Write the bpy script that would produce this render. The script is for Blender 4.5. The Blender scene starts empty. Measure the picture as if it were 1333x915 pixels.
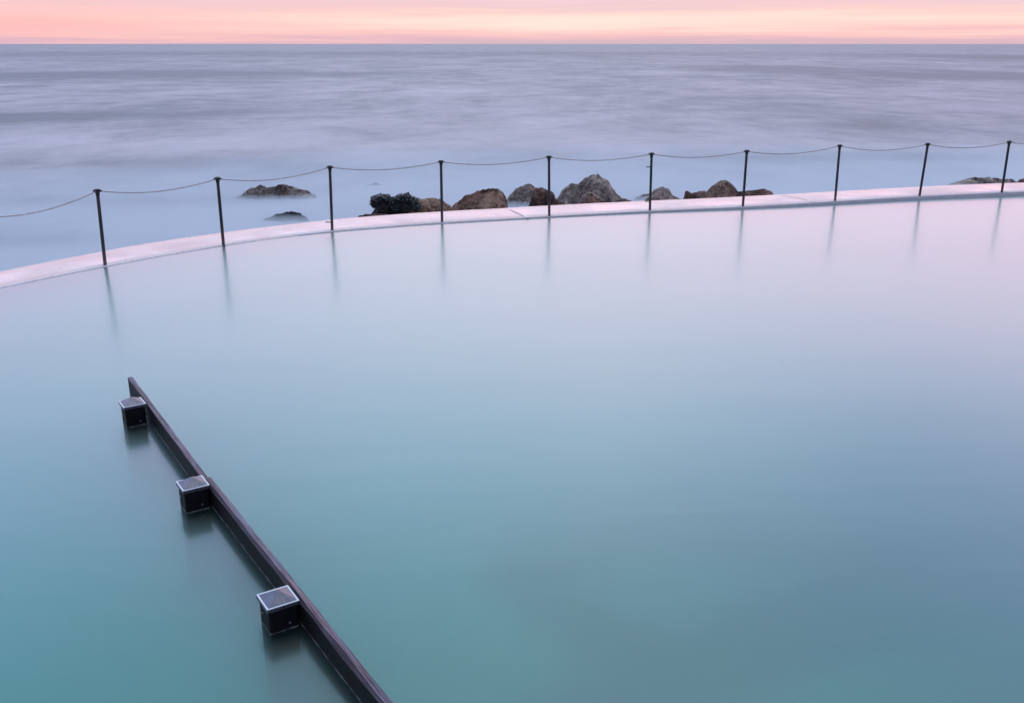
import bpy, bmesh, math, random
from mathutils import Vector, Matrix, noise, geometry
random.seed(7)
S = bpy.context.scene
COL = S.collection
PI = math.pi
R = math.radians

# ------------------------------------------------------------------ camera numbers
F, PITCH, H = 1231.0, R(18.0), 3.1          # focal length in photo pixels, tilt, eye height over pool water
def ray(u, v):
    x = (u - 666.5) / F; y = -(v - 457.5) / F
    return Vector((x, math.cos(PITCH) + y * math.sin(PITCH), y * math.cos(PITCH) - math.sin(PITCH)))
def at(u, v, z):                             # point of a level plane
    r = ray(u, v); t = (z - H) / r.z
    return Vector((r.x * t, r.y * t, z))
def at_depth(u, v, Y):                       # point at a distance ahead
    r = ray(u, v); t = Y / r.y
    return Vector((r.x * t, Y, H + r.z * t))
def lerp(x, xs, ys):
    if x <= xs[0]: return ys[0]
    for i in range(1, len(xs)):
        if x <= xs[i]:
            k = (x - xs[i-1]) / (xs[i] - xs[i-1]); return ys[i-1] + k * (ys[i] - ys[i-1])
    return ys[-1]
SEA_Z = -0.70

# ------------------------------------------------------------------ helpers
def obj(name, bm, mats, parent=None, smooth=False):
    me = bpy.data.meshes.new(name)
    bmesh.ops.recalc_face_normals(bm, faces=bm.faces)
    bm.to_mesh(me); bm.free()
    for m in (mats if isinstance(mats, (list, tuple)) else [mats]): me.materials.append(m)
    if smooth:
        for p in me.polygons: p.use_smooth = True
    o = bpy.data.objects.new(name, me); COL.objects.link(o)
    if parent: o.parent = parent
    return o
def up(o):                                   # an open sheet that must face the sky
    me = o.data
    if sum(p.normal.z * p.area for p in me.polygons) < 0: me.flip_normals()
    return o
def tag(o, label=None, cat=None, group=None, kind=None):
    if label: o['label'] = label
    if cat: o['category'] = cat
    if group: o['group'] = group
    if kind: o['kind'] = kind
    return o
def empty(name, loc=(0, 0, 0), rz=0):
    o = bpy.data.objects.new(name, None); COL.objects.link(o)
    o.location = loc; o.rotation_euler = (0, 0, rz); o.empty_display_size = .1
    return o
def tube(bm, pts, rad, n=10, cap=True):
    rings = []
    for i, p in enumerate(pts):
        p = Vector(p)
        d = (Vector(pts[min(i+1, len(pts)-1)]) - Vector(pts[max(i-1, 0)])).normalized()
        a = d.cross(Vector((0, 0, 1)))
        if a.length < 1e-3: a = Vector((1, 0, 0))
        a.normalize(); b = d.cross(a).normalized()
        r = rad[i] if isinstance(rad, (list, tuple)) else rad
        rings.append([bm.verts.new(p + a * r * math.cos(2*PI*k/n) + b * r * math.sin(2*PI*k/n)) for k in range(n)])
    for i in range(len(rings) - 1):
        for k in range(n):
            bm.faces.new((rings[i][k], rings[i][(k+1) % n], rings[i+1][(k+1) % n], rings[i+1][k]))
    if cap:
        bm.faces.new(rings[0]); bm.faces.new(rings[-1][::-1])
def box(bm, lo, hi, mi=0):
    v = [bm.verts.new((x, y, z)) for x in (lo[0], hi[0]) for y in (lo[1], hi[1]) for z in (lo[2], hi[2])]
    fs = [(0,1,3,2),(4,6,7,5),(0,4,5,1),(2,3,7,6),(0,2,6,4),(1,5,7,3)]
    out = []
    for f in fs:
        fc = bm.faces.new([v[i] for i in f]); fc.material_index = mi; out.append(fc)
    return out

# ------------------------------------------------------------------ materials
class NT:
    def __init__(s, name):
        s.m = bpy.data.materials.new(name); s.m.use_nodes = True
        s.t = s.m.node_tree; s.t.nodes.clear()
        s.out = s.n('ShaderNodeOutputMaterial')
    def n(s, typ, **kw):
        nd = s.t.nodes.new(typ)
        for k, v in kw.items():
            if k.startswith('i_'):
                key = k[2:].replace('_', ' ')
                nd.inputs[key].default_value = v
            else: setattr(nd, k, v)
        return nd
    def l(s, a, b): s.t.links.new(a, b)
    def math(s, op, a, b=None, clamp=False):
        nd = s.n('ShaderNodeMath', operation=op, use_clamp=clamp)
        for i, x in enumerate((a, b)):
            if x is None: continue
            if isinstance(x, (int, float)): nd.inputs[i].default_value = x
            else: s.l(x, nd.inputs[i])
        return nd.outputs[0]
    def noise(s, vec, scale, detail=4, rough=.55, dist=0):
        nd = s.n('ShaderNodeTexNoise', i_Scale=scale, i_Detail=detail, i_Roughness=rough, i_Distortion=dist)
        s.l(vec, nd.inputs['Vector']); return nd.outputs['Fac']
    def mapping(s, vec, scale=(1,1,1), loc=(0,0,0), rot=(0,0,0)):
        nd = s.n('ShaderNodeMapping'); nd.inputs['Scale'].default_value = scale
        nd.inputs['Location'].default_value = loc; nd.inputs['Rotation'].default_value = rot
        s.l(vec, nd.inputs['Vector']); return nd.outputs[0]
    def ramp(s, fac, stops, interp='LINEAR'):
        nd = s.n('ShaderNodeValToRGB'); cr = nd.color_ramp; cr.interpolation = interp
        while len(cr.elements) < len(stops): cr.elements.new(0.5)
        for e, (p, c) in zip(cr.elements, stops):
            e.position = p; e.color = (c[0], c[1], c[2], 1) if not isinstance(c, (int, float)) else (c, c, c, 1)
        s.l(fac, nd.inputs[0]); return nd.outputs[0]
    def mix(s, fac, a, b, blend='MIX'):
        nd = s.n('ShaderNodeMix', data_type='RGBA', blend_type=blend)
        for sock, x in ((nd.inputs[0], fac), (nd.inputs[6], a), (nd.inputs[7], b)):
            if isinstance(x, (int, float)): sock.default_value = x
            elif isinstance(x, tuple): sock.default_value = (*x, 1)
            else: s.l(x, sock)
        return nd.outputs[2]
    def pos(s):
        return s.n('ShaderNodeNewGeometry').outputs['Position']
    def objc(s):
        return s.n('ShaderNodeTexCoord').outputs['Object']
    def bump(s, h, strength, dist=.01):
        nd = s.n('ShaderNodeBump', i_Strength=strength, i_Distance=dist); s.l(h, nd.inputs['Height'])
        return nd.outputs[0]
    def bsdf(s, col, rough=.5, spec=.5, normal=None, metal=0, coat=0):
        nd = s.n('ShaderNodeBsdfPrincipled')
        for key, x in (('Base Color', col), ('Roughness', rough), ('Specular IOR Level', spec), ('Metallic', metal), ('Coat Weight', coat)):
            if isinstance(x, tuple): nd.inputs[key].default_value = (*x, 1)
            elif isinstance(x, (int, float)): nd.inputs[key].default_value = x
            else: s.l(x, nd.inputs[key])
        if normal: s.l(normal, nd.inputs['Normal'])
        s.l(nd.outputs[0], s.out.inputs['Surface']); return nd

def mat_concrete():
    t = NT('wet_pink_concrete'); P = t.pos()
    a = t.noise(P, 1.1, 6, .6); b = t.noise(P, 9, 5, .65); c = t.noise(P, 70, 3, .6)
    col = t.ramp(a, [(.3, (.82, .52, .46)), (.5, (.86, .59, .525)), (.7, (.88, .66, .59))])
    st = t.ramp(b, [(.35, .0), (.52, .0), (.66, 1)])
    col = t.mix(t.math('MULTIPLY', st, .55), col, (.70, .40, .36))
    fine = t.ramp(c, [(.3, .80), (.7, 1.08)])
    col = t.mix(.6, col, fine, 'MULTIPLY')
    wet = t.ramp(t.noise(P, .8, 4, .6, .4), [(.35, .22), (.65, .5)])
    t.bsdf(col, wet, .55, t.bump(t.math('ADD', t.math('MULTIPLY', b, .5), c), .10, .006)); return t.m
def mat_edge(name, col, rough=.4):
    t = NT(name); P = t.pos()
    a = t.noise(P, 14, 5, .65)
    c = t.mix(t.ramp(a, [(.35, 0.), (.65, 1)]), tuple(x * .72 for x in col), col)
    t.bsdf(c, rough, .5, t.bump(a, .2, .006)); return t.m
def mat_face():
    t = NT('wall_face_concrete'); P = t.pos()
    z = t.n('ShaderNodeSeparateXYZ'); t.l(P, z.inputs[0])
    a = t.noise(t.mapping(P, (1, 1, 3)), 3.5, 5, .65)
    c = t.ramp(a, [(.3, (.56, .47, .52)), (.7, (.72, .62, .66))])
    t.bsdf(c, .4, .5); return t.m
def mat_rust():
    t = NT('rusty_dark_steel'); P = t.objc(); W = t.pos()
    a = t.noise(W, 26, 6, .7)
    sp = t.n('ShaderNodeSeparateXYZ'); t.l(W, sp.inputs[0])
    base = t.ramp(a, [(.35, (.016, .015, .018)), (.55, (.032, .027, .028)), (.72, (.085, .045, .032))])
    low = t.ramp(t.math('ADD', sp.outputs[2], t.math('MULTIPLY', a, .3)), [(.2, 1.), (.5, 0.)])
    col = t.mix(t.math('MULTIPLY', low, .75), base, (.17, .10, .085))
    t.bsdf(col, .55, .45, t.bump(a, .5, .004)); return t.m
def mat_rope():
    t = NT('weathered_rope'); P = t.pos()
    a = t.noise(P, 40, 3, .6)
    t.bsdf(t.ramp(a, [(.3, (.34, .28, .27)), (.7, (.62, .53, .50))]), .8, .2); return t.m
def mat_wood(name, dark, light, reddish):
    t = NT(name); P = t.objc(); W = t.pos()
    g = t.noise(t.mapping(P, (1.2, 26, 26)), 1.0, 8, .7, .6)
    gg = t.noise(t.mapping(P, (4, 110, 110)), 1.0, 4, .7, .3)
    b = t.noise(P, 2.3, 4, .6)
    col = t.ramp(g, [(.3, dark), (.55, tuple((d + l) / 2 for d, l in zip(dark, light))), (.72, light)])
    col = t.mix(t.ramp(b, [(.42, 0.), (.65, .8)]), col, t.mix(g, dark, reddish))
    # upward faces painted much paler, as if lit from above, with the grain
    N = t.n('ShaderNodeNewGeometry').outputs['Normal']
    sn = t.n('ShaderNodeSeparateXYZ'); t.l(N, sn.inputs[0])
    up = t.ramp(sn.outputs[2], [(.25, 0.), (.8, 1)])
    gk = t.ramp(t.math('ADD', t.math('MULTIPLY', gg, .6), t.math('MULTIPLY', g, .4)), [(.38, 0.), (.62, 1.)])
    lit_top = t.mix(gk, tuple(x * 5 for x in light), tuple(min(1, x * 30) for x in light))
    lit_top = t.mix(t.ramp(b, [(.4, 0.), (.62, .5)]), lit_top, t.mix(gk, tuple(x * 4 for x in reddish), tuple(min(1, x * 20.) for x in reddish)))
    col = t.mix(t.math('MULTIPLY', up, .8), col, lit_top)
    # meniscus glint painted as a pale line at the water line, weed below
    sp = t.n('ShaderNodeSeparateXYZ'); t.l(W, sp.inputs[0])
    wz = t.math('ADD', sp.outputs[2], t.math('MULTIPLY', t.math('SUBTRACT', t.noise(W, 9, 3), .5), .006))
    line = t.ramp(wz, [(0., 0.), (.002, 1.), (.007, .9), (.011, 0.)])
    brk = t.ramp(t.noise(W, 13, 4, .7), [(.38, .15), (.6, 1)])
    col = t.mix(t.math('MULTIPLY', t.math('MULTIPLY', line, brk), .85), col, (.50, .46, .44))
    weed = t.ramp(sp.outputs[2], [(0., 1.), (.002, 0.)])
    col = t.mix(t.math('MULTIPLY', weed, .85), col, (.012, .03, .028))
    h = t.math('ADD', g, t.math('MULTIPLY', gg, .6))
    t.bsdf(col, .6, .15, t.bump(h, .9, .012)); return t.m
def mat_cap():
    t = NT('weathered_zinc'); P = t.objc()
    a = t.noise(P, 24, 6, .7); b = t.noise(P, 140, 4, .7)
    # streaks that run down from the apex
    sp = t.n('ShaderNodeSeparateXYZ'); t.l(P, sp.inputs[0])
    ang = t.math('ARCTAN2', sp.outputs[1], sp.outputs[0])
    cx = t.n('ShaderNodeCombineXYZ'); t.l(t.math('MULTIPLY', ang, 5.), cx.inputs[0])
    st = t.noise(cx.outputs[0], 1.7, 4, .75)
    col = t.ramp(t.math('ADD', t.math('MULTIPLY', a, .5), t.math('MULTIPLY', b, .5)), [(.3, (.055, .062, .085)), (.7, (.21, .21, .25))])
    col = t.mix(t.ramp(st, [(.5, 0.), (.72, .6)]), col, (.52, .52, .55))
    t.bsdf(col, .4, .5, t.bump(b, .15, .002), metal=.85); return t.m
def mat_plain(name, col, rough=.5, metal=0):
    t = NT(name); P = t.objc(); a = t.noise(P, 60, 4, .65)
    t.bsdf(t.mix(a, tuple(x * .65 for x in col), tuple(min(1, x * 1.25) for x in col)), rough, .5, t.bump(a, .2, .003), metal=metal); return t.m
def mat_rock(name, c0, c1, c2, speck=(.38, .32, .28), sp_amt=.5, rough=.62):
    t = NT(name); P = t.pos()
    a = t.noise(P, 1.7, 6, .65, .3); b = t.noise(P, 9, 6, .72); c = t.noise(P, 45, 3, .7)
    col = t.ramp(t.math('ADD', t.math('MULTIPLY', a, .6), t.math('MULTIPLY', b, .4)), [(.40, c0), (.49, c1), (.58, c2)])
    vo = t.n('ShaderNodeTexVoronoi', i_Scale=26.0); t.l(P, vo.inputs['Vector'])
    sk = t.math('MULTIPLY', t.ramp(vo.outputs['Distance'], [(.12, 1.), (.3, 0.)]), t.ramp(b, [(.46, 0.), (.6, 1.)]))
    col = t.mix(t.math('MULTIPLY', sk, sp_amt), col, speck)
    cr = t.n('ShaderNodeTexVoronoi', i_Scale=2.6, feature='DISTANCE_TO_EDGE')
    t.l(t.n('ShaderNodeVectorMath', operation='ADD').outputs[0], cr.inputs['Vector'])
    vm = cr.inputs['Vector'].links[0].from_node; t.l(P, vm.inputs[0])
    nd = t.n('ShaderNodeTexNoise', i_Scale=5.0); t.l(P, nd.inputs['Vector']); t.l(nd.outputs['Color'], vm.inputs[1])
    crk = t.ramp(cr.outputs['Distance'], [(0., 1.), (.035, 0.)])
    col = t.mix(t.math('MULTIPLY', crk, .85), col, tuple(x * .25 for x in c0))
    h = t.math('ADD', t.math('MULTIPLY', b, 1.), t.math('MULTIPLY', c, .45))
    h = t.math('SUBTRACT', h, t.math('MULTIPLY', crk, .4))
    t.bsdf(col, rough, .3, t.bump(h, 1., .10)); return t.m
def mat_weed():
    t = NT('dark_seaweed'); P = t.pos(); a = t.noise(P, 14, 4, .7)
    t.bsdf(t.ramp(a, [(.3, (.010, .015, .016)), (.7, (.055, .064, .062))]), .5, .4); return t.m

def mat_pool():
    t = NT('pool_water'); P = t.pos()
    # slow long streaks left on the surface by the long exposure
    s1 = t.noise(t.mapping(P, (.35, 1.6, 1)), .9, 4, .6, .3)
    s2 = t.noise(t.mapping(P, (.9, 5.0, 1)), 1.6, 3, .6)
    h = t.math('ADD', s1, t.math('MULTIPLY', s2, .35))
    nrm = t.bump(h, .030, .10)
    fr = t.n('ShaderNodeFresnel', i_IOR=1.85); t.l(nrm, fr.inputs['Normal'])
    g1 = t.n('ShaderNodeBsdfGlossy', distribution='MULTI_GGX'); g1.inputs['Color'].default_value = (1, 1, 1, 1)
    t.l(t.ramp(s1, [(.3, .17), (.7, .21)]), g1.inputs['Roughness']); t.l(nrm, g1.inputs['Normal'])
    g2 = t.n('ShaderNodeBsdfGlossy', distribution='MULTI_GGX'); g2.inputs['Color'].default_value = (1, 1, 1, 1)
    g2.inputs['Roughness'].default_value = .42
    gl = t.n('ShaderNodeMixShader'); gl.inputs[0].default_value = .32
    t.l(g1.outputs[0], gl.inputs[1]); t.l(g2.outputs[0], gl.inputs[2])
    tr = t.n('ShaderNodeBsdfTransparent'); tr.inputs['Color'].default_value = (1, 1, 1, 1)
    mx = t.n('ShaderNodeMixShader'); t.l(fr.outputs[0], mx.inputs[0])
    t.l(tr.outputs[0], mx.inputs[1]); t.l(gl.outputs[0], mx.inputs[2])
    t.l(mx.outputs[0], t.out.inputs['Surface'])
    # cloudy salt water: scatters all light, swallows red
    sc = t.n('ShaderNodeVolumeScatter'); sc.inputs['Color'].default_value = (1, 1, 1, 1); sc.inputs['Density'].default_value = 1.2
    ab = t.n('ShaderNodeVolumeAbsorption'); ab.inputs['Color'].default_value = POOL_ABS; ab.inputs['Density'].default_value = 1.9
    ad = t.n('ShaderNodeAddShader'); t.l(sc.outputs[0], ad.inputs[0]); t.l(ab.outputs[0], ad.inputs[1])
    t.l(ad.outputs[0], t.out.inputs['Volume']); return t.m
POOL_ABS = (.01, .947, .945, 1)
def mat_side():
    t = NT('clear_side'); tr = t.n('ShaderNodeBsdfTransparent'); t.l(tr.outputs[0], t.out.inputs['Surface']); return t.m
def mat_floor():
    t = NT('pool_floor_sand'); P = t.pos()
    w = t.n('ShaderNodeAttribute', attribute_name='weed').outputs['Fac']
    a = t.noise(P, .8, 5, .6, .4); b = t.noise(P, 5, 4, .65)
    sand = t.ramp(a, [(.3, (.50, .54, .42)), (.7, (.66, .66, .52))])
    k = t.math('ADD', w, t.math('MULTIPLY', t.math('SUBTRACT', a, .5), .8))
    k = t.math('ADD', k, t.math('MULTIPLY', t.math('SUBTRACT', b, .5), .25), clamp=True)
    col = t.ramp(k, [(0., (1, 1, 1)), (.35, (.42, .52, .46)), (.7, (.10, .14, .15)), (1., (.04, .065, .075))])
    t.bsdf(t.mix(1., sand, col, 'MULTIPLY'), .9, .1); return t.m
def mat_sea():
    t = NT('sea_water'); P = t.pos()
    at_ = t.n('ShaderNodeAttribute', attribute_name='foam_shade')
    f = at_.outputs['Fac']  # drives the colour; also carries the painted swell shading
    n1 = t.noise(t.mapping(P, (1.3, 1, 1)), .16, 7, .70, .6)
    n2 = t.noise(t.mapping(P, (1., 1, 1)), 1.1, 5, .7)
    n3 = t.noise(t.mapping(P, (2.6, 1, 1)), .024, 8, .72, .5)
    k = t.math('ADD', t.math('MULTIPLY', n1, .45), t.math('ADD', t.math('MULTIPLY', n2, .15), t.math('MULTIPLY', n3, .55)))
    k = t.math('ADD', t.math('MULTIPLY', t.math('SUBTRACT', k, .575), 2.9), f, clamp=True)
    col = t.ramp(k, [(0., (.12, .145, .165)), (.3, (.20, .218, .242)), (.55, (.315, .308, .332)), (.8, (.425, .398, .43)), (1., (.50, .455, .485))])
    sp_ = t.n('ShaderNodeAttribute', attribute_name='spray').outputs['Fac']
    nz = t.noise(t.mapping(P, (.8, 1, 1)), .35, 5, .65, .5)
    sk = t.math('MULTIPLY', t.ramp(t.math('ADD', sp_, t.math('MULTIPLY', t.math('SUBTRACT', nz, .5), .35)), [(.02, 0.), (.22, .35), (.5, .75), (1., 1.)]), t.ramp(nz, [(.3, .5), (.62, 1.)]))
    sk = t.math('MULTIPLY', sk, t.ramp(k, [(0., .42), (.25, .72), (.6, 1.)]))
    col = t.mix(sk, col, (.37, .39, .42))
    nrm = t.bump(t.math('ADD', n1, t.math('MULTIPLY', n2, .3)), .25, .3)
    t.bsdf(col, .5, .10, nrm); return t.m
def mat_mist():
    t = NT('sea_mist')
    pv = t.n('ShaderNodeVolumePrincipled')
    pv.inputs['Color'].default_value = (.86, .92, .96, 1); pv.inputs['Density'].default_value = 1.1; pv.inputs['Anisotropy'].default_value = 0
    t.l(pv.outputs[0], t.out.inputs['Volume']); return t.m

M = dict(concrete=mat_concrete(), edge=mat_edge('worn_pale_edge', (.74, .66, .68)), joint=mat_edge('pale_joint_mortar', (.90, .80, .82), .3),
         face=mat_face(), rust=mat_rust(), rope=mat_rope(), cap=mat_cap(),
         rim=mat_plain('worn_lit_rim', (.78, .78, .82), .4, .2), bolt=mat_plain('bolt_steel', (.3, .3, .32), .4, .8),  # rim: worn metal, its sky reflection painted in as a pale colour
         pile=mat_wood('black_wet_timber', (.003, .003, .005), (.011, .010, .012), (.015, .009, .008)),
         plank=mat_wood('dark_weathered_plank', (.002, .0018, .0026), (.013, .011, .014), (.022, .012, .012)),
         weed=mat_weed(), pool=mat_pool(), floor=mat_floor(), sea=mat_sea(), mist=mat_mist())
M['crack'] = mat_edge('dirty_joint', (.30, .25, .27), .6)
M['rock_brown'] = mat_rock('brown_rock', (.085, .045, .03), (.30, .165, .11), (.60, .38, .26))
M['rock_grey'] = mat_rock('grey_brown_rock', (.10, .07, .058), (.31, .23, .19), (.62, .48, .41), (.7, .62, .58), .8)
M['rock_dark'] = mat_rock('dark_wet_rock', (.03, .018, .014), (.15, .088, .066), (.40, .25, .185), (.30, .25, .22), .55, .45)
M['rock_black'] = mat_rock('weedy_black_rock', (.010, .013, .015), (.028, .032, .034), (.06, .06, .058), (.10, .11, .10), .3)
M['rock_barnacle'] = mat_rock('barnacled_rock', (.05, .03, .022), (.22, .14, .10), (.52, .37, .28), (.46, .40, .34), .9)

# ------------------------------------------------------------------ pool wall
ZX, ZY = [0, 290, 432, 575, 715, 846, 1060, 1333], [.005, .007, .012, .016, .024, .034, .056, .082]
def zdeck(u): return lerp(u, ZX, ZY)
INN = [(0,375),(60,362),(137,347),(210,333),(290,320),(340,311.5),(432,301),(500,295.5),(575,290),(640,286.3),(715,281.5),(780,278),(845,274.5),(905,272),(970,269),(1060,264),(1130,259.5),(1200,255.2),(1304,250.8),(1333,249.5)]
OUT = [(0,352.5),(60,341),(137,325.5),(200,314.5),(285,303),(330,297),(426,286),(468,282),(520,278.5),(589,274),(663,270.5),(736,266),(823,262),(940,257),(1018,253),(1095,248.5),(1180,243.8),(1238,240.7),(1333,237.5)]
def smooth_curve(L, n=220):
    pts = [at(u, v, zdeck(u)) for u, v in L]
    # extend both ends along circles beyond the picture
    def extend(p, d, turn, length):
        out = []; step = .4; a = math.atan2(d.y, d.x)
        q = p.copy()
        for _ in range(int(length / step)):
            a += turn * step; q = q + Vector((math.cos(a), math.sin(a), 0)) * step; out.append(q.copy())
        return out
    dl = (pts[0] - pts[2]).normalized(); dr = (pts[-1] - pts[-4]).normalized()
    left = extend(pts[0], dl, 1/15., 15); right = extend(pts[-1], dr, -1/26., 16)
    allp = left[::-1] + pts + right
    # arc-length resample, then relax
    ds = [0]
    for a, b in zip(allp, allp[1:]): ds.append(ds[-1] + (b - a).length)
    res = []
    for i in range(n):
        s = ds[-1] * i / (n - 1)
        for k in range(1, len(ds)):
            if s <= ds[k] + 1e-9:
                t = (s - ds[k-1]) / max(1e-9, ds[k] - ds[k-1]); res.append(allp[k-1].lerp(allp[k], t)); break
    for _ in range(14):
        res = [res[0]] + [(res[i-1] + res[i] * 2 + res[i+1]) / 4 for i in range(1, n-1)] + [res[-1]]
    return res
NI = 240
inner = smooth_curve(INN, NI); outer = smooth_curve(OUT, NI)
CH = .010
def perp(i):
    a = inner[max(0, i-1)]; b = inner[min(NI-1, i+1)]; d = (b - a); d.z = 0; d.normalize()
    return Vector((-d.y, d.x, 0))            # towards the sea
bm = bmesh.new(); rows = []
for i in range(NI):
    n = perp(i); I, O = inner[i], outer[i]
    prof = [Vector((I.x, I.y, -2.0)), Vector((I.x, I.y, I.z - CH)), I + n * CH]
    for k in range(1, 5):
        q = (I + n * CH).lerp(O - n * .03, k / 4); q.z += .010 * math.sin(PI * k / 4) + .004 * noise.noise(q * 1.3); prof.append(q)
    prof += [O + Vector((0, 0, -.03)), Vector((O.x, O.y, -2.4)) + n * .12]
    rows.append([bm.verts.new(p) for p in prof])
for a, b in zip(rows, rows[1:]):
    for k in range(len(a) - 1):
        f = bm.faces.new((a[k], b[k], b[k+1], a[k+1]))
        f.material_index = 1 if k == 0 else (2 if k == 1 else 0)
wall = obj('pool_wall', bm, [M['concrete'], M['face'], M['edge']], smooth=False)
tag(wall, 'long curved pale pink concrete wall between the pool and the sea', 'pool wall')
for p in wall.data.polygons: p.use_smooth = p.material_index == 0
def at_wall(pt):                              # nearest station of the inner edge
    return min(range(NI), key=lambda i: (inner[i].xy - pt.xy).length)
# pale line worn along the pool side of the top, left half
def strip_on_deck(name, i0, i1, w, w_end, mat, off=.004, start=CH):
    bm = bmesh.new(); prev = None
    for i in range(i0, i1 + 1):
        n = perp(i); k = (i - i0) / max(1, i1 - i0); ww = w + (w_end - w) * k
        ww *= 1 + .35 * noise.noise(Vector((i * .7, 3.1, 0)))
        a = inner[i] + n * (start + .002); b = inner[i] + n * (start + ww)
        a.z = inner[i].z + off; b.z = inner[i].z + off + .010 * math.sin(PI * min(1, ww / 1.2)) + .004
        cur = (bm.verts.new(a), bm.verts.new(b))
        if prev: bm.faces.new((prev[0], cur[0], cur[1], prev[1]))
        prev = cur
    return obj(name, bm, mat, wall)
iL = at_wall(at(0, 375, .015)); iM = at_wall(at(345, 311, .02)); iR = at_wall(at(640, 286, .04))
strip_on_deck('edge_line', max(0, iL - 25), iM, .055, .02, M['joint'])
strip_on_deck('edge_line', iM + 3, iR, .05, .015, M['edge'])
def joint(u0, v0, u1, v1, w, mat='joint'):
    a, b = at(u0, v0, zdeck(u0) + .02), at(u1, v1, zdeck(u1) + .006)
    d = (b - a).normalized(); s = Vector((-d.y, d.x, 0)) * w / 2
    bm = bmesh.new(); N = 10; prev = None
    for k in range(N + 1):
        p = a.lerp(b, k / N); p.z = zdeck(u1) + .0165 * math.sin(PI * min(1, max(0, k / N))) + .006
        j = s * (1 + .4 * noise.noise(p * 9))
        cur = (bm.verts.new(p - j), bm.verts.new(p + j))
        if prev: bm.faces.new((prev[0], cur[0], cur[1], prev[1]))
        prev = cur
    return obj('joint_strip', bm, M[mat], wall)
joint(663, 271.5, 687, 283.2, .05)
joint(1018, 254.2, 1052, 261.0, .022, 'crack')
joint(1055, 261.6, 1063, 263.3, .045)
joint(1290, 246.6, 1312, 250.2, .02, 'crack')

# ------------------------------------------------------------------ pool water and floor
FLOOR_Z = -.60
def seg_d(p, a, b):
    ab = b - a; k = max(0, min(1, (p - a).dot(ab) / ab.length_squared)); return (p - a - ab * k).length
BEDS = [([(690,752),(740,800),(805,838)], .26, .95), ([(1400,725),(1230,765),(1100,800),(990,842),(850,910),(760,960)], .34, 1.15),
        ([(1000,700),(1120,740)], .5, .5), ([(900,690),(720,720)], .5, .4), ([(1340,820),(1400,950)], 1.2, .35), ([(1330,640),(1500,720)], 1.6, .45), ([(560,900),(640,960)], .4, -.1)]
BEDS = [([at(u, v, FLOOR_Z).xy for u, v in L], w, k) for L, w, k in BEDS]
bm = bmesh.new(); wl = bm.verts.layers.float.new('weed'); g = []
for i in range(181):
    row = []
    for j in range(141):
        p = Vector((-22 + 52 * i / 180, -6.9 + 29 * j / 140))
        w = .05
        for L, wd, k in BEDS:
            d = min(seg_d(p, a_, b_) for a_, b_ in zip(L, L[1:]))
            w += k * math.exp(-(d / wd) ** 2)
        w += .25 * max(0, min(1, (p.x - 1.5) / 3.0)) * max(0, min(1, (9 - p.y) / 3))
        v = bm.verts.new((p.x, p.y, FLOOR_Z + .05 * noise.noise(Vector((p.x * .5, p.y * .5, 2))))); v[wl] = w; row.append(v)
    g.append(row)
for i in range(180):
    for j in range(140):
        c = g[i][j].co
        th = math.atan2(c.x, c.y); k = at_wall(c)
        if (c - inner[k]).xy.dot(perp(k)) > .5: continue      # stays inside the pool wall
        bm.faces.new((g[i][j], g[i+1][j], g[i+1][j+1], g[i][j+1]))
for v in [v for v in bm.verts if not v.link_faces]: bm.verts.remove(v)
tag(up(obj('pool_floor', bm, M['floor'], smooth=True)), kind='structure')
bm = bmesh.new()
A0 = [bm.verts.new(Vector((p.x, p.y, 0)) + perp(i) * .02) for i, p in enumerate(inner)]
A1 = [bm.verts.new(Vector((p.x, p.y, -.86)) + perp(i) * .02) for i, p in enumerate(inner)]
B0 = [bm.verts.new((p.x * .55, -7, 0)) for p in inner]
B1 = [bm.verts.new((p.x * .55, -7, -.86)) for p in inner]
for i in range(NI - 1):
    bm.faces.new((A0[i], A0[i+1], B0[i+1], B0[i])); bm.faces.new((A1[i], A1[i+1], B1[i+1], B1[i]))
    bm.faces.new((A0[i], A0[i+1], A1[i+1], A1[i])); bm.faces.new((B0[i], B0[i+1], B1[i+1], B1[i]))
for k in (0, NI - 1): bm.faces.new((A0[k], A1[k], B1[k], B0[k]))
tag(obj('pool_water', bm, M['pool']), kind='structure')

# ------------------------------------------------------------------ sea
def polar_r(poly, th):
    d = Vector((math.sin(th), math.cos(th)))
    best = None
    for a, b in zip(poly, poly[1:]):
        e = b.xy - a.xy; den = d.x * e.y - d.y * e.x
        if abs(den) < 1e-9: continue
        t = (a.x * e.y - a.y * e.x) / den; s = (a.x * d.y - a.y * d.x) / den
        if t > 0 and -1e-6 <= s <= 1 + 1e-6 and (best is None or t > best): best = t
    return best
mid = [a.lerp(b, .7) for a, b in zip(inner, outer)]
th0 = math.atan2(mid[0].x, mid[0].y) + .01; th1 = math.atan2(mid[-1].x, mid[-1].y) - .01
NTH, NR = 300, 260
def gauss(x, m, s): return math.exp(-((x - m) / s) ** 2)
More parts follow.
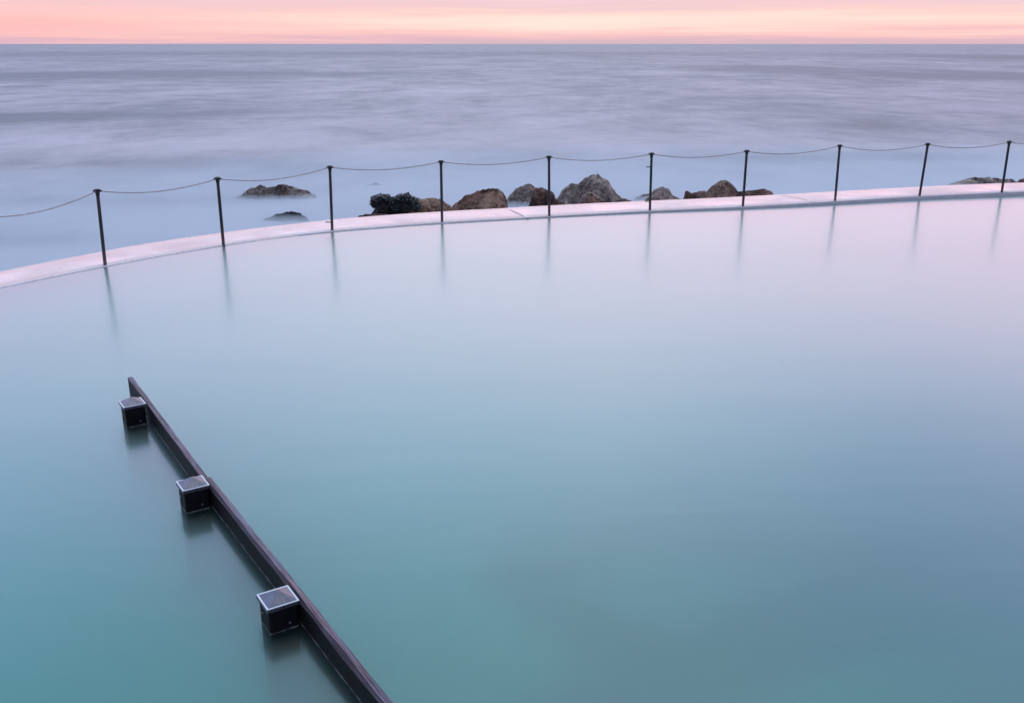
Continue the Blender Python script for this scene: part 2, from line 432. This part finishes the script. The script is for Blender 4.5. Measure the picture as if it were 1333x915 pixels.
# shaded and bright swell faces, painted into the sea colour: (x, y, half length, half width, strength)
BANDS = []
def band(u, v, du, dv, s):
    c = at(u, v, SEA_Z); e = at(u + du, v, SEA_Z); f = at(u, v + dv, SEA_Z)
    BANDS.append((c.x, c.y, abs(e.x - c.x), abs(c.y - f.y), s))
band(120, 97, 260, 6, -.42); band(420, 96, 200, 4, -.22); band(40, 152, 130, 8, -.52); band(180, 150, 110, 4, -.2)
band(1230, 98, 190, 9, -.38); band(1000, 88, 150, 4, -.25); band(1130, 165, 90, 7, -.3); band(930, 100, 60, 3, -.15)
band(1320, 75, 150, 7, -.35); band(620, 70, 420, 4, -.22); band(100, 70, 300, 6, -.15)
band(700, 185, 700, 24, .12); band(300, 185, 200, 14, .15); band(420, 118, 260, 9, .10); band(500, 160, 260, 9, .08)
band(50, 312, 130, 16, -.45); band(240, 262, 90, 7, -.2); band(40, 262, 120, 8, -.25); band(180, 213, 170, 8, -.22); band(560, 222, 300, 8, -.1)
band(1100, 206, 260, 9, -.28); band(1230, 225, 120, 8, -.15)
bm = bmesh.new(); fl = bm.verts.layers.float.new('foam_shade'); sl = bm.verts.layers.float.new('spray'); grid = []
for i in range(NTH + 1):
    th = th0 + (th1 - th0) * i / NTH
    r0 = polar_r(mid, th) or 20
    row = []
    for j in range(NR + 1):
        r = r0 + 6.0 * (math.exp(j / NR * math.log(26000 / 6.0 + 1)) - 1)
        x, y = r * math.sin(th), r * math.cos(th)
        near = 1 / (1 + (max(0, r - r0) / 11.0) ** 2)
        sw = noise.noise(Vector((x * .012, y * .055, 1.7))) + .5 * noise.noise(Vector((x * .035, y * .16, 5.1)))
        z = SEA_Z + .10 * sw * (1 - near) / (1 + r / 800)
        foam_shade = .50 + .10 * near - .16 * (1 - 1 / (1 + (r / 160.0) ** 1.5))
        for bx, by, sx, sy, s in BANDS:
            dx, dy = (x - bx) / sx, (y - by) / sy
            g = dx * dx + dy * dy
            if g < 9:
                e = math.exp(-g); foam_shade += s * 1.45 * e
        row.append(bm.verts.new((x, y, z))); row[-1][fl] = foam_shade; row[-1][sl] = near
    grid.append(row)
for i in range(NTH):
    for j in range(NR):
        bm.faces.new((grid[i][j], grid[i+1][j], grid[i+1][j+1], grid[i][j+1]))
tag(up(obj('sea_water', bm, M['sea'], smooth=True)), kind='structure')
# low mist of spray over the water by the rocks
bm = bmesh.new(); NT_ = 120; ring = []
for i in range(NT_ + 1):
    th = th0 + .05 + (th1 - th0 - .1) * i / NT_
    r0 = (polar_r(mid, th) or 20) + .05
    q = []
    for r, zt in ((r0, .20), (r0 + 4, .16), (r0 + 9, .12), (r0 + 18, .04), (r0 + 26, -.12)):
        for z in (SEA_Z - .25, SEA_Z + zt):
            q.append(bm.verts.new((r * math.sin(th), r * math.cos(th), z)))
    ring.append(q)
K = len(ring[0]); prof = [k for k in range(0, K, 2)] + [k for k in range(K - 1, 0, -2)]
for a, b in zip(ring, ring[1:]):
    for k0, k1 in zip(prof, prof[1:] + prof[:1]): bm.faces.new((a[k0], a[k1], b[k1], b[k0]))
bm.faces.new([ring[0][k] for k in prof]); bm.faces.new([ring[-1][k] for k in prof[::-1]])
tag(obj('sea_mist', bm, M['mist']), kind='stuff')

# ------------------------------------------------------------------ rope fence on the wall
fence = empty('rope_fence', inner[at_wall(at(715, 282, .05))])
tag(fence, 'rusty steel post and sagging rope fence along the curved concrete wall', 'fence')
FO = fence.location.copy()
BASE = [(137,345.5),(291,319.5),(432.5,300.2),(575.5,289.5),(715,281.2),(846,274),(967,268.6),(1087,261.6),(1197,255.1),(1304,250.5)]
TOP = [(126.5,247),(283,231.5),(429.3,216.5),(574,209.5),(714.6,203.5),(848.3,199.5),(972.3,196),(1093.3,189),(1208,187),(1314,184.2)]
BRK = {2: [(.13, -1, .11)], 5: [(.76, -1, .09), (.16, -1, .10)], 6: [(.21, -1, .16)]}
HP = 1.1
ends = []
for (bu, bv), (tu, tv) in zip(BASE, TOP):
    z = zdeck(bu); ends.append((at(bu, bv, z), at(tu, tv, z + HP)))
b0, b1 = ends[0][0], ends[1][0]
iA = at_wall(b0); k = iA
while k > 0 and (inner[k].xy - b0.xy).length < (b1 - b0).length: k -= 1
pl = inner[k] + perp(k) * .05; ends.insert(0, (pl.copy(), pl + Vector((-.02, -.05, HP))))
k = at_wall(ends[-1][0])
while k < NI - 1 and (inner[k].xy - ends[-1][0].xy).length < 2.0: k += 1
pr = inner[k] + perp(k) * .05; ends.append((pr.copy(), pr + Vector((.12, -.02, HP))))
tops = []
for n_, (b, tp) in enumerate(ends):
    d = (tp - b).normalized()
    bm = bmesh.new(); rr = .0245
    tube(bm, [b - d * .02 - FO, b + d * .02 - FO, b + d * .35 - FO, b + d * .75 - FO, tp - d * .06 - FO],
         [rr * 1.02, rr * 1.0, rr * (1 + .04 * random.random()), rr, rr], 14)
    post = obj('post', bm, M['rust'], fence, True)
    bm = bmesh.new()
    tube(bm, [tp - d * .075 - FO, tp - d * .055 - FO, tp - d * .03 - FO, tp - d * .006 - FO, tp + d * .003 - FO, tp + d * .007 - FO, tp + d * .009 - FO],
         [.029, .030, .034, .040, .041, .038, .020], 14)
    side = Vector((d.y, -d.x, 0)); ax = Vector((1, .25, 0)).normalized()
    for sgn in (-1, 1): tube(bm, [tp - d * .022 + ax * sgn * .03 - FO, tp - d * .018 + ax * sgn * .062 - FO], [.014, .012], 8)
    obj('cap', bm, M['rust'], post, True)
    for fr_, sg, ln in BRK.get(n_ - 1, []):
        q = b.lerp(tp, fr_) - FO; bm = bmesh.new()
        tube(bm, [q, q + Vector((sg * ln, -.01, .004))], .009, 8)
        obj('bracket', bm, M['rust'], post, True)
    tops.append(tp - d * .018)
SAG = [.17, .095, .10, .085, .085, .085, .085, .095, .10, .09, .09]
for (a, b), sg in zip(zip(tops, tops[1:]), SAG):
    bm = bmesh.new(); pts = []
    for k in range(25):
        t = k / 24; p = a.lerp(b, t); p.z -= sg * 4 * t * (1 - t) * (1 + .05 * math.sin(5 * t)); pts.append(p - FO)
    tube(bm, pts, .0078, 8); obj('rope', bm, M['rope'], fence, True)

# ------------------------------------------------------------------ timber barrier in the pool
ang = math.atan2(-1.95, 1.28)                 # heading of the rail, from the far end towards the viewer
bar = empty('timber_barrier', (-1.58, 5.17, 0), ang)
tag(bar, 'dark weathered timber barrier of planks and three capped posts standing in the pool', 'barrier')
Minv = (Matrix.Translation(bar.location) @ Matrix.Rotation(ang, 4, 'Z')).inverted()
def loc(p): return Minv @ Vector(p)
def plank(name, s0, s1, y0a, y0b, thick, z1, chamfer, seed):
    bm = bmesh.new(); N = int((s1 - s0) / .06) + 1; prev = None; first = last = None
    for k in range(N + 1):
        x = s0 + (s1 - s0) * k / N; y0 = y0a + (y0b - y0a) * k / N
        w = .0035 * noise.noise(Vector((x * 2.2, seed, 0))); w2 = .005 * noise.noise(Vector((x * 3.1, seed + 4, 0)))
        c = chamfer * (1 + .5 * noise.noise(Vector((x * 2.7, seed + 9, 0))))
        prof = [(x, y0 + w, -.55), (x, y0 + w, z1 - c + w2), (x, y0 - 0 + w + c * .6 * 0 + .0 + c * .55, z1 + w2 - .002), (x, y0 + thick - .006 + w, z1 + w2), (x, y0 + thick + w, z1 - .008 + w2), (x, y0 + thick + w, -.55)]
        cur = [bm.verts.new(q) for q in prof]
        if prev:
            for j in range(6): bm.faces.new((prev[j], cur[j], cur[(j+1) % 6], prev[(j+1) % 6]))
        else: first = cur
        prev = cur
    bm.faces.new(first[::-1]); bm.faces.new(prev)
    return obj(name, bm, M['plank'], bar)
# the rail stands on the right of the posts; local +x runs to the viewer, +y to the open pool
far = loc(at(166, 491, .16)); mid_ = loc(at(271, 620, .16)); near_ = loc(at(497, 910, .16))
print('plank local', far, mid_, near_)
P1 = plank('plank', far.x, mid_.x + .02, far.y, 0.0, .044, .16, .008, 1)
P2 = plank('plank', mid_.x + .023, near_.x + 2.2, .010, .006, .050, .163, .026, 5)
CAPS = [((157.5,521.5),(185,516.3),(191.2,525),(163,529)), ((228.8,626),(263,618),(272,631),(239,638.5)), ((332.3,772.5),(373.8,761.3),(390.3,781.5),(349.5,792.5))]
ZC = [.195, .184, .172]
for cs, zc, tw in zip(CAPS, ZC, (.01, 0, -.01)):
    q = [loc(at(u, v, zc)) for u, v in cs]
    c = sum(q, Vector()) / 4; e = ((q[1] - q[0]) + (q[2] - q[3])); yaw = math.atan2(e.y, e.x) - PI / 2
    print('cap', c, math.degrees(yaw))
    hw = .0925
    c.y = min(c.y, -hw + .006 + .0)
    hp = .082
    def rb(z0, z1, h0, h1=None, off=None):
        pass
    Mx = Matrix.Translation(Vector((c.x, c.y, 0))) @ Matrix.Rotation(tw, 4, 'Z')
    bm = bmesh.new()
    lv = [-.9, .0, .05, zc - .022]
    pr = None
    cb = .008
    for z in lv:
        oct_ = [(-hp + cb, -hp), (hp - cb, -hp), (hp, -hp + cb), (hp, hp - cb), (hp - cb, hp), (-hp + cb, hp), (-hp, hp - cb), (-hp, -hp + cb)]
        cur = [bm.verts.new((x, y, z)) for x, y in oct_]
        if pr:
            for j in range(8): bm.faces.new((pr[j], pr[(j+1) % 8], cur[(j+1) % 8], cur[j]))
        pr = cur
    bm.faces.new(pr)
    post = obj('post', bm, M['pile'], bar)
    post.matrix_local = Mx
    # metal cap: skirt, raised rim, four-sided pyramid
    bm = bmesh.new()
    def loop(h, z): return [bm.verts.new((sx * h, sy * h, z)) for sx, sy in ((-1,-1),(1,-1),(1,1),(-1,1))]
    L = [loop(hw - .004, -.027), loop(hw, -.026), loop(hw, -.004), loop(hw - .0025, -.0005), loop(hw - .0075, -.0005), loop(hw - .011, -.003)]
    mi = [0, 0, 1, 1, 1]
    for (a, b), m_ in zip(zip(L, L[1:]), mi):
        for j in range(4):
            f = bm.faces.new((a[j], a[(j+1) % 4], b[(j+1) % 4], b[j])); f.material_index = m_
    ap = bm.verts.new((0, 0, .048))
    for j in range(4): bm.faces.new((L[-1][j], L[-1][(j+1) % 4], ap))
    cap = obj('cap', bm, [M['cap'], M['rim']], post)
    cap.location = (0, 0, zc)
    for (sx, sy, bz) in ((hp + .001, .03, .045), (-.03, -hp - .001, .085)):
        bm = bmesh.new(); ax = Vector((1, 0, 0)) if sy == .03 else Vector((0, -1, 0))
        p0 = Vector((sx, sy, bz)); tube(bm, [p0 - ax * .003, p0 + ax * .005, p0 + ax * .007], [.0065, .0065, .004], 10)
        obj('bolt', bm, M['bolt'], post, True)

# ------------------------------------------------------------------ rocks
def rock(name, prof, Y, mat, label, depth=None, seed=0, rough=.06, jag=.35, front=.45, group='rocks in the sea beyond the pool wall', fine=1.0):
    """outline points (photo pixels) set at distance Y ahead, given real depth front and back"""
    P = [at_depth(u, v, Y) for u, v in prof]
    xs = [p.x for p in P]; x0, x1 = min(xs), max(xs); cx = (x0 + x1) / 2; w = x1 - x0
    D = depth or max(.5, w * .75)
    zb = SEA_Z - .55
    zt = max(p.z for p in P)
    rough *= 1.5
    bm = bmesh.new(); rnd = random.Random(seed)
    # section heights over x
    sec = sorted([(p.x, p.z) for p in P])
    def top(x): return lerp(x, [s[0] for s in sec], [s[1] for s in sec])
    NX = max(40, int(w / .022)); NX = min(NX, 110); NY = 56
    g = []
    for i in range(NX + 1):
        s = -1.0 + 2.0 * i / NX
        row = []
        for j in range(NY + 1):
            t = -1.0 + 2.0 * j / NY
            X = cx + s * w / 2 * 1.04; ridge = front * .0
            ztop = top(X)
            # ridge line stands where the outline is; slopes fall to both sides
            tt = abs(t)
            edge_ = (1 - s * s) ** .5 if abs(s) < 1 else 0
            half = D / 2 * (.45 + .55 * edge_)
            pw = 1.6 + .8 * noise.noise(Vector((s * 1.5, t * .8, seed * 3.3)))
            fall = tt ** pw
            z = ztop * (1 - fall) + zb * fall
            # planes cut the rock into facets
            for q in range(5):
                rs = random.Random(seed * 31 + q)
                na, nb = rs.uniform(-1, 1), rs.uniform(-1.0, -.1)
                cc = rs.uniform(.3, .75)
                lim = zt - (zt - zb) * max(0, (na * s * .55 + nb * t - cc)) * 1.4
                z = min(z, max(lim, zb))
            p = Vector((X, Y + t * half, z))
            nz = noise.fractal(p * 2.3 + Vector((seed, 0, 0)), 1.0, 2.0, 5) 
            rg = noise.ridged_multi_fractal(p * 1.6 + Vector((0, seed, 0)), .9, 2.1, 4, 1.0, 2.0) - 1
            amp = rough * (.35 + .65 * min(1, max(0, (z - zb) / (zt - zb + .01))))
            p.z += amp * (nz * .9 - .55 * abs(rg)) * fine + .012 * noise.noise(p * 17) + .010 * noise.noise(p * 37)
            vd = noise.voronoi(p * 2.2 + Vector((seed * 1.7, 3, 0)))[0]; ck = max(-.12, min(.3, vd[1] - vd[0] - .22))
            p.z += amp * 1.6 * ck; p.y -= amp * 1.8 * ck
            p.y += .02 * noise.noise(p * 15 + Vector((4, 4, 4)))
            p.x += amp * .9 * noise.noise(p * 3.1 + Vector((9, 1, seed))); p.y += amp * 1.5 * noise.noise(p * 2.6 + Vector((2, 7, seed)))
            row.append(bm.verts.new(p))
        g.append(row)
    for i in range(NX):
        for j in range(NY): bm.faces.new((g[i][j], g[i+1][j], g[i+1][j+1], g[i][j+1]))
    # close the underside below the water
    rim = [g[i][0] for i in range(NX + 1)] + [g[NX][j] for j in range(1, NY + 1)] + [g[i][NY] for i in range(NX - 1, -1, -1)] + [g[0][j] for j in range(NY - 1, 0, -1)]
    low = [bm.verts.new((v.co.x, v.co.y, zb - .25)) for v in rim]
    n = len(rim)
    for k in range(n): bm.faces.new((rim[k], rim[(k+1) % n], low[(k+1) % n], low[k]))
    bm.faces.new(low)
    o = obj(name, bm, mat)
    for v in o.data.vertices: v.co -= Vector((cx, Y, SEA_Z))
    o.location = (cx, Y, SEA_Z)
    return tag(o, label, 'rock', group)
rock('flat_rock', [(304,264),(309,255),(316,247),(330,243.5),(345,241.5),(352,243),(368,241.5),(386,243),(398,246.5),(406,250),(414,257)], 24.6, M['rock_grey'], 'long flat grey rock far out, wholly ringed by misty sea between two posts', 1.3, 1, .07)
rock('low_rock', [(336,294),(344,284),(352,281),(358,278),(372,275.5),(380,276),(390,278.5),(402,285),(412,294)], 21.3, M['rock_black'], 'low dark rounded rock awash just behind the wall, left of the weedy rock', .9, 2, .05)
rock('sunken_rock', [(472,248),(478,241),(488,238),(497,240),(506,243),(518,248)], 27.0, M['rock_grey'], 'faint sunken rock nearly lost in the mist, farthest out of all', .9, 3, .05)
weedy = rock('weedy_rock', [(480,284),(484,272),(487,258),(492,254),(500,253),(508,256),(515,257),(521,252),(526,251),(534,255),(541,259),(546,272),(549,282)], 20.6, M['rock_black'], 'black craggy rock topped with bushy dark seaweed', .8, 4, .10)
rock('ledge_rock', [(462,286),(468,282),(477,279),(488,278.5),(498,279),(507,282)], 19.8, M['rock_dark'], 'thin flat brown ledge of rock peeping over the wall left of the weedy rock', .6, 5, .03)
rock('brown_rock', [(528,276),(538,262),(548,258),(560,257),(572,259.5),(582,265),(590,271),(596,280)], 20.5, M['rock_brown'], 'rounded reddish brown rock right of the weedy rock, behind a post', .9, 6, .07)
rock('brown_boulder', [(583,281),(588,270),(594,263),(603,256),(612,251),(622,247),(634,243.5),(651,243),(655,249),(659,259),(665,277)], 20.9, M['rock_brown'], 'big brown boulder with a flat sloping top and a steep right side', 1.2, 7, .07)
rock('grey_rock', [(655,268),(662,257),(670,249),(680,243.5),(690,242),(702,244),(712,250),(722,262)], 23.4, M['rock_grey'], 'rounded grey rock behind, fading into mist between the brown boulder and a post', 1.1, 8, .05)
rock('dark_rock', [(683,276),(689,263),(693,252),(705,246.5),(716,249),(728,259),(740,270)], 20.7, M['rock_dark'], 'dark pitted rock directly behind a post, in front of the rounded grey rock', .8, 9, .08)
rock('peaked_rock', [(716,272),(724,258),(733,247),(742,241),(751,240),(761,232),(771,228.5),(784,231),(796,238),(803,249),(812,259),(820,272)], 23.3, M['rock_grey'], 'tallest rock, a broad grey peak with a shoulder on its left', 1.8, 10, .07)
rock('ridge_rock', [(744,268),(756,254),(766,246),(775,241),(786,247),(795,254),(804,268)], 22.0, M['rock_grey'], 'middle ridge of rock leaning on the front of the tallest peak', .8, 11, .06)
rock('pointed_rock', [(746,274),(752,264),(758,255),(768,250.5),(777,256),(788,264),(796,274)], 20.9, M['rock_dark'], 'small pointed dark rock at the foot of the tallest peak', .7, 12, .06)
rock('chip_rock', [(794,270),(803,261.5),(813,257.5),(822,261),(830,268)], 20.7, M['rock_dark'], 'tiny low dark rock at the right foot of the tallest peak', .5, 13, .03)
rock('veiled_rock', [(824,262),(829,255),(836,250),(843,250.5),(850,256),(856,262)], 24.2, M['rock_grey'], 'small rock veiled in mist just left of a post, behind the dome rock', .6, 14, .04)
rock('dome_rock', [(832,270),(838,259),(846,248),(855,244),(865,243.5),(872,247),(877,254),(888,259),(896,268)], 21.5, M['rock_grey'], 'grey brown dome shaped rock with a tail to the right, behind a post', 1.0, 15, .06)
rock('stub_rock', [(886,266),(890,257),(892,248),(896,247.5),(899,250.5),(906,250.5),(914,248.5),(924,249),(934,262)], 21.3, M['rock_barnacle'], 'low knobbly rock with an upright stub at its left end', .6, 16, .05)
rock('barnacled_rock', [(908,266),(916,255),(922,244),(929,238),(936,236),(944,236.5),(952,241),(960,249),(968,256),(972,266)], 21.5, M['rock_barnacle'], 'round lumpy rock crusted with pale barnacles', .9, 17, .055)
rock('tail_rock', [(948,264),(956,249),(970,246.5),(986,246),(1000,247),(1007,250),(1013,260)], 21.7, M['rock_dark'], 'long low brown rock trailing right from the barnacled rock', .7, 18, .03)
rock('slab_rock', [(1222,248),(1240,240),(1258,233.5),(1280,230.5),(1300,231.5),(1316,233),(1328,238),(1338,248)], 26.5, M['rock_grey'], 'wide gently sloped rock slab behind the rightmost post', 1.6, 19, .05)
rock('edge_rock', [(1312,250),(1320,238),(1327,231),(1340,228),(1365,227),(1385,236),(1395,250)], 25.2, M['rock_dark'], 'dark rock cut off by the right edge of the photo', 1.4, 20, .06)
# dark weed in lumps over the top of the weedy rock
bm = bmesh.new(); rnd = random.Random(3); px = 21.0 / F
for cu, cv, rx, rz in ((489,261,6.5,6),(496,258,6,5),(503,258,5.5,4.5),(487,266,4,4),(512,262,6,5),(521,259,6,5.5),(529,257.5,6,5.5),(537,262,7,5.5),(517,268,9,6),(529,267,9,7),(499,268,9,7),(541,268,6,6)):
    c = at_depth(cu, cv, 20.35) - weedy.location
    tmp = bmesh.new(); bmesh.ops.create_icosphere(tmp, subdivisions=4, radius=1)
    vm = []
    for v in tmp.verts:
        n = v.co.normalized(); q = n * 2.2 + Vector((cu, cv, 0))
        k = 1 + .30 * noise.noise(q) + .30 * noise.noise(q * 2.7) + .22 * noise.noise(q * 6.1) + .12 * noise.noise(q * 13.)
        vm.append(bm.verts.new(c + Vector((n.x * rx * px * k, n.y * .19 * k, n.z * rz * px * k))))
    tmp.verts.index_update()
    for f in tmp.faces: bm.faces.new([vm[v.index] for v in f.verts])
    tmp.free()
    for _ in range(5):                        # short torn fronds
        a = Vector((rnd.gauss(0, 1), rnd.gauss(0, 1), rnd.gauss(0, 1))).normalized()
        p = c + Vector((a.x * rx * px, a.y * .19, a.z * rz * px)); e = Vector((a.x, a.y, a.z - .6)).normalized() * rnd.uniform(.03, .07)
        d2 = e.cross(Vector((rnd.uniform(-1, 1), rnd.uniform(-1, 1), rnd.uniform(-1, 1)))).normalized() * .016
        q = [bm.verts.new(x) for x in (p - d2, p + d2, p + e + d2 * .4, p + e - d2 * .4)]
        bm.faces.new(q)
obj('seaweed', bm, M['weed'], weedy)

# ------------------------------------------------------------------ sky
W = bpy.data.worlds.new('World'); S.world = W; W.use_nodes = True
nt = W.node_tree; nt.nodes.clear()
class WT(NT):
    def __init__(s): s.t = nt; s.out = s.n('ShaderNodeOutputWorld')
t = WT()
SUN_EL, SUN_AZ = R(62), R(28)
sky = t.n('ShaderNodeTexSky'); sky.sky_type = 'NISHITA'; sky.sun_disc = False
sky.sun_elevation = SUN_EL; sky.sun_rotation = SUN_AZ
bg1 = t.n('ShaderNodeBackground'); bg1.inputs['Strength'].default_value = .012
t.l(sky.outputs[0], bg1.inputs[0])
D = t.n('ShaderNodeTexCoord').outputs['Generated']
sp = t.n('ShaderNodeSeparateXYZ'); t.l(D, sp.inputs[0])
el = t.math('MULTIPLY', t.math('ARCSINE', sp.outputs[2]), 180 / PI)          # degrees
az = t.math('MULTIPLY', t.math('ARCTAN2', sp.outputs[0], sp.outputs[1]), 180 / PI)
# streaks of cloud, long in azimuth
cx = t.n('ShaderNodeCombineXYZ'); t.l(t.math('MULTIPLY', az, .045), cx.inputs[0]); t.l(t.math('MULTIPLY', el, 1.5), cx.inputs[1])
c1 = t.noise(cx.outputs[0], 1.0, 5, .55, .25)
cx2 = t.n('ShaderNodeCombineXYZ'); t.l(t.math('MULTIPLY', az, .10), cx2.inputs[0]); t.l(t.math('MULTIPLY', el, 4.5), cx2.inputs[1])
c2 = t.noise(cx2.outputs[0], 1.0, 5, .6, .2)
cl = t.math('ADD', t.math('MULTIPLY', t.math('SUBTRACT', c1, .5), 1.5), t.math('MULTIPLY', t.math('SUBTRACT', c2, .5), 1.1))
elw = t.math('ADD', el, cl)
e4 = t.math('DIVIDE', elw, 4.0)
lowc = t.ramp(e4, [(0., (.66, .44, .52)), (.06, (.78, .48, .54)), (.13, (.93, .55, .54)), (.22, (1., .71, .635)), (.33, (1., .775, .69)), (.42, (.93, .62, .58)), (.53, (.82, .55, .60)), (1., (1.1, .82, .86))])
lowl = t.ramp(e4, [(0., (.66, .44, .52)), (.06, (.76, .45, .53)), (.13, (.90, .49, .51)), (.26, (1., .49, .47)), (.38, (1., .52, .50)), (.48, (.92, .54, .55)), (.62, (.82, .54, .60)), (1., (1.05, .78, .84))])
azk = t.math('ADD', t.ramp(t.math('ADD', t.math('DIVIDE', az, 60.), .5), [(0.05, 0.), (.36, .7), (.55, 1.), (.8, .75), (1., .8)]), t.math('MULTIPLY', t.math('SUBTRACT', c1, .5), .8), clamp=True)
low = t.mix(azk, lowl, lowc)
high = t.ramp(t.math('DIVIDE', el, 90.), [(0., (.62, .46, .50)), (.05, (.85, .66, .73)), (.11, (1.42, 1.01, 1.20)), (.19, (1.70, 1.46, 1.84)), (.27, (1.20, 1.40, 2.05)), (.36, (.50, .92, 1.18)), (.46, (.52, .86, 1.06)), (.60, (.98, 1.10, 1.30)), (.78, (.78, .90, 1.08)), (1., (.40, .48, .60))])
azn = t.math('ADD', t.math('DIVIDE', az, 120.), .5)
side = t.ramp(azn, [(0., (.60, .70, .85)), (.26, (.70, .76, .86)), (.42, (.98, .98, 1.0)), (.55, (1.08, 1.04, 1.02)), (.70, (.58, .68, .80)), (1., (.5, .62, .8))])
side_low = t.ramp(azn, [(0., (.70, .74, .90)), (.26, (.80, .82, .92)), (.45, (1., 1., 1.)), (.60, (1.10, .97, .97)), (.74, (1.16, .90, .90)), (1., (.9, .75, .75))])
side = t.mix(t.ramp(t.math('DIVIDE', el, 90.), [(.14, 0.), (.24, 1.)]), side_low, side)
high = t.mix(1., high, side, 'MULTIPLY')
HIGH_GAIN = 1.25
hs = t.n('ShaderNodeVectorMath', operation='SCALE'); t.l(high, hs.inputs[0]); hs.inputs['Scale'].default_value = HIGH_GAIN
fac = t.ramp(t.math('DIVIDE', el, 10.), [(.26, 0.), (.75, 1.)], 'EASE')
col = t.mix(fac, low, hs.outputs[0])
# the sky behind the viewer, still in the night and over the cliffs, is much darker
back = t.ramp(t.math('ADD', t.math('MULTIPLY', sp.outputs[1], .5), .5), [(.15, .40), (.42, .58), (.66, 1.)])
col = t.mix(1., col, back, 'MULTIPLY')
bg2 = t.n('ShaderNodeBackground'); t.l(col, bg2.inputs[0]); bg2.inputs['Strength'].default_value = 1.0
ad = t.n('ShaderNodeAddShader'); t.l(bg1.outputs[0], ad.inputs[0]); t.l(bg2.outputs[0], ad.inputs[1])
t.l(ad.outputs[0], t.out.inputs['Surface'])

sun = bpy.data.lights.new('sun', 'SUN'); sun.energy = .6; sun.angle = R(35); sun.color = (1, .88, .84)
so = bpy.data.objects.new('sun', sun); COL.objects.link(so)
dirv = Vector((math.sin(SUN_AZ) * math.cos(SUN_EL), math.cos(SUN_AZ) * math.cos(SUN_EL), math.sin(SUN_EL)))
so.rotation_euler = dirv.to_track_quat('Z', 'Y').to_euler(); so.location = dirv * 30

# ------------------------------------------------------------------ camera and render
cam = bpy.data.cameras.new('camera'); co = bpy.data.objects.new('camera', cam); COL.objects.link(co)
cam.sensor_width = 36; cam.lens = 36 * F / 1333; cam.clip_end = 60000; cam.clip_start = .05
co.location = (0, 0, H); co.rotation_euler = (PI / 2 - PITCH, 0, 0)
S.camera = co
S.view_settings.view_transform = 'Standard'; S.view_settings.look = 'None'; S.view_settings.gamma = 1; S.view_settings.exposure = 0
S.view_settings.use_curve_mapping = False
S.render.engine = 'CYCLES'
cy = S.cycles; cy.use_denoising = True; cy.max_bounces = 14; cy.volume_bounces = 10; cy.transparent_max_bounces = 12
cy.sample_clamp_indirect = 6; cy.use_adaptive_sampling = True; cy.adaptive_threshold = .01
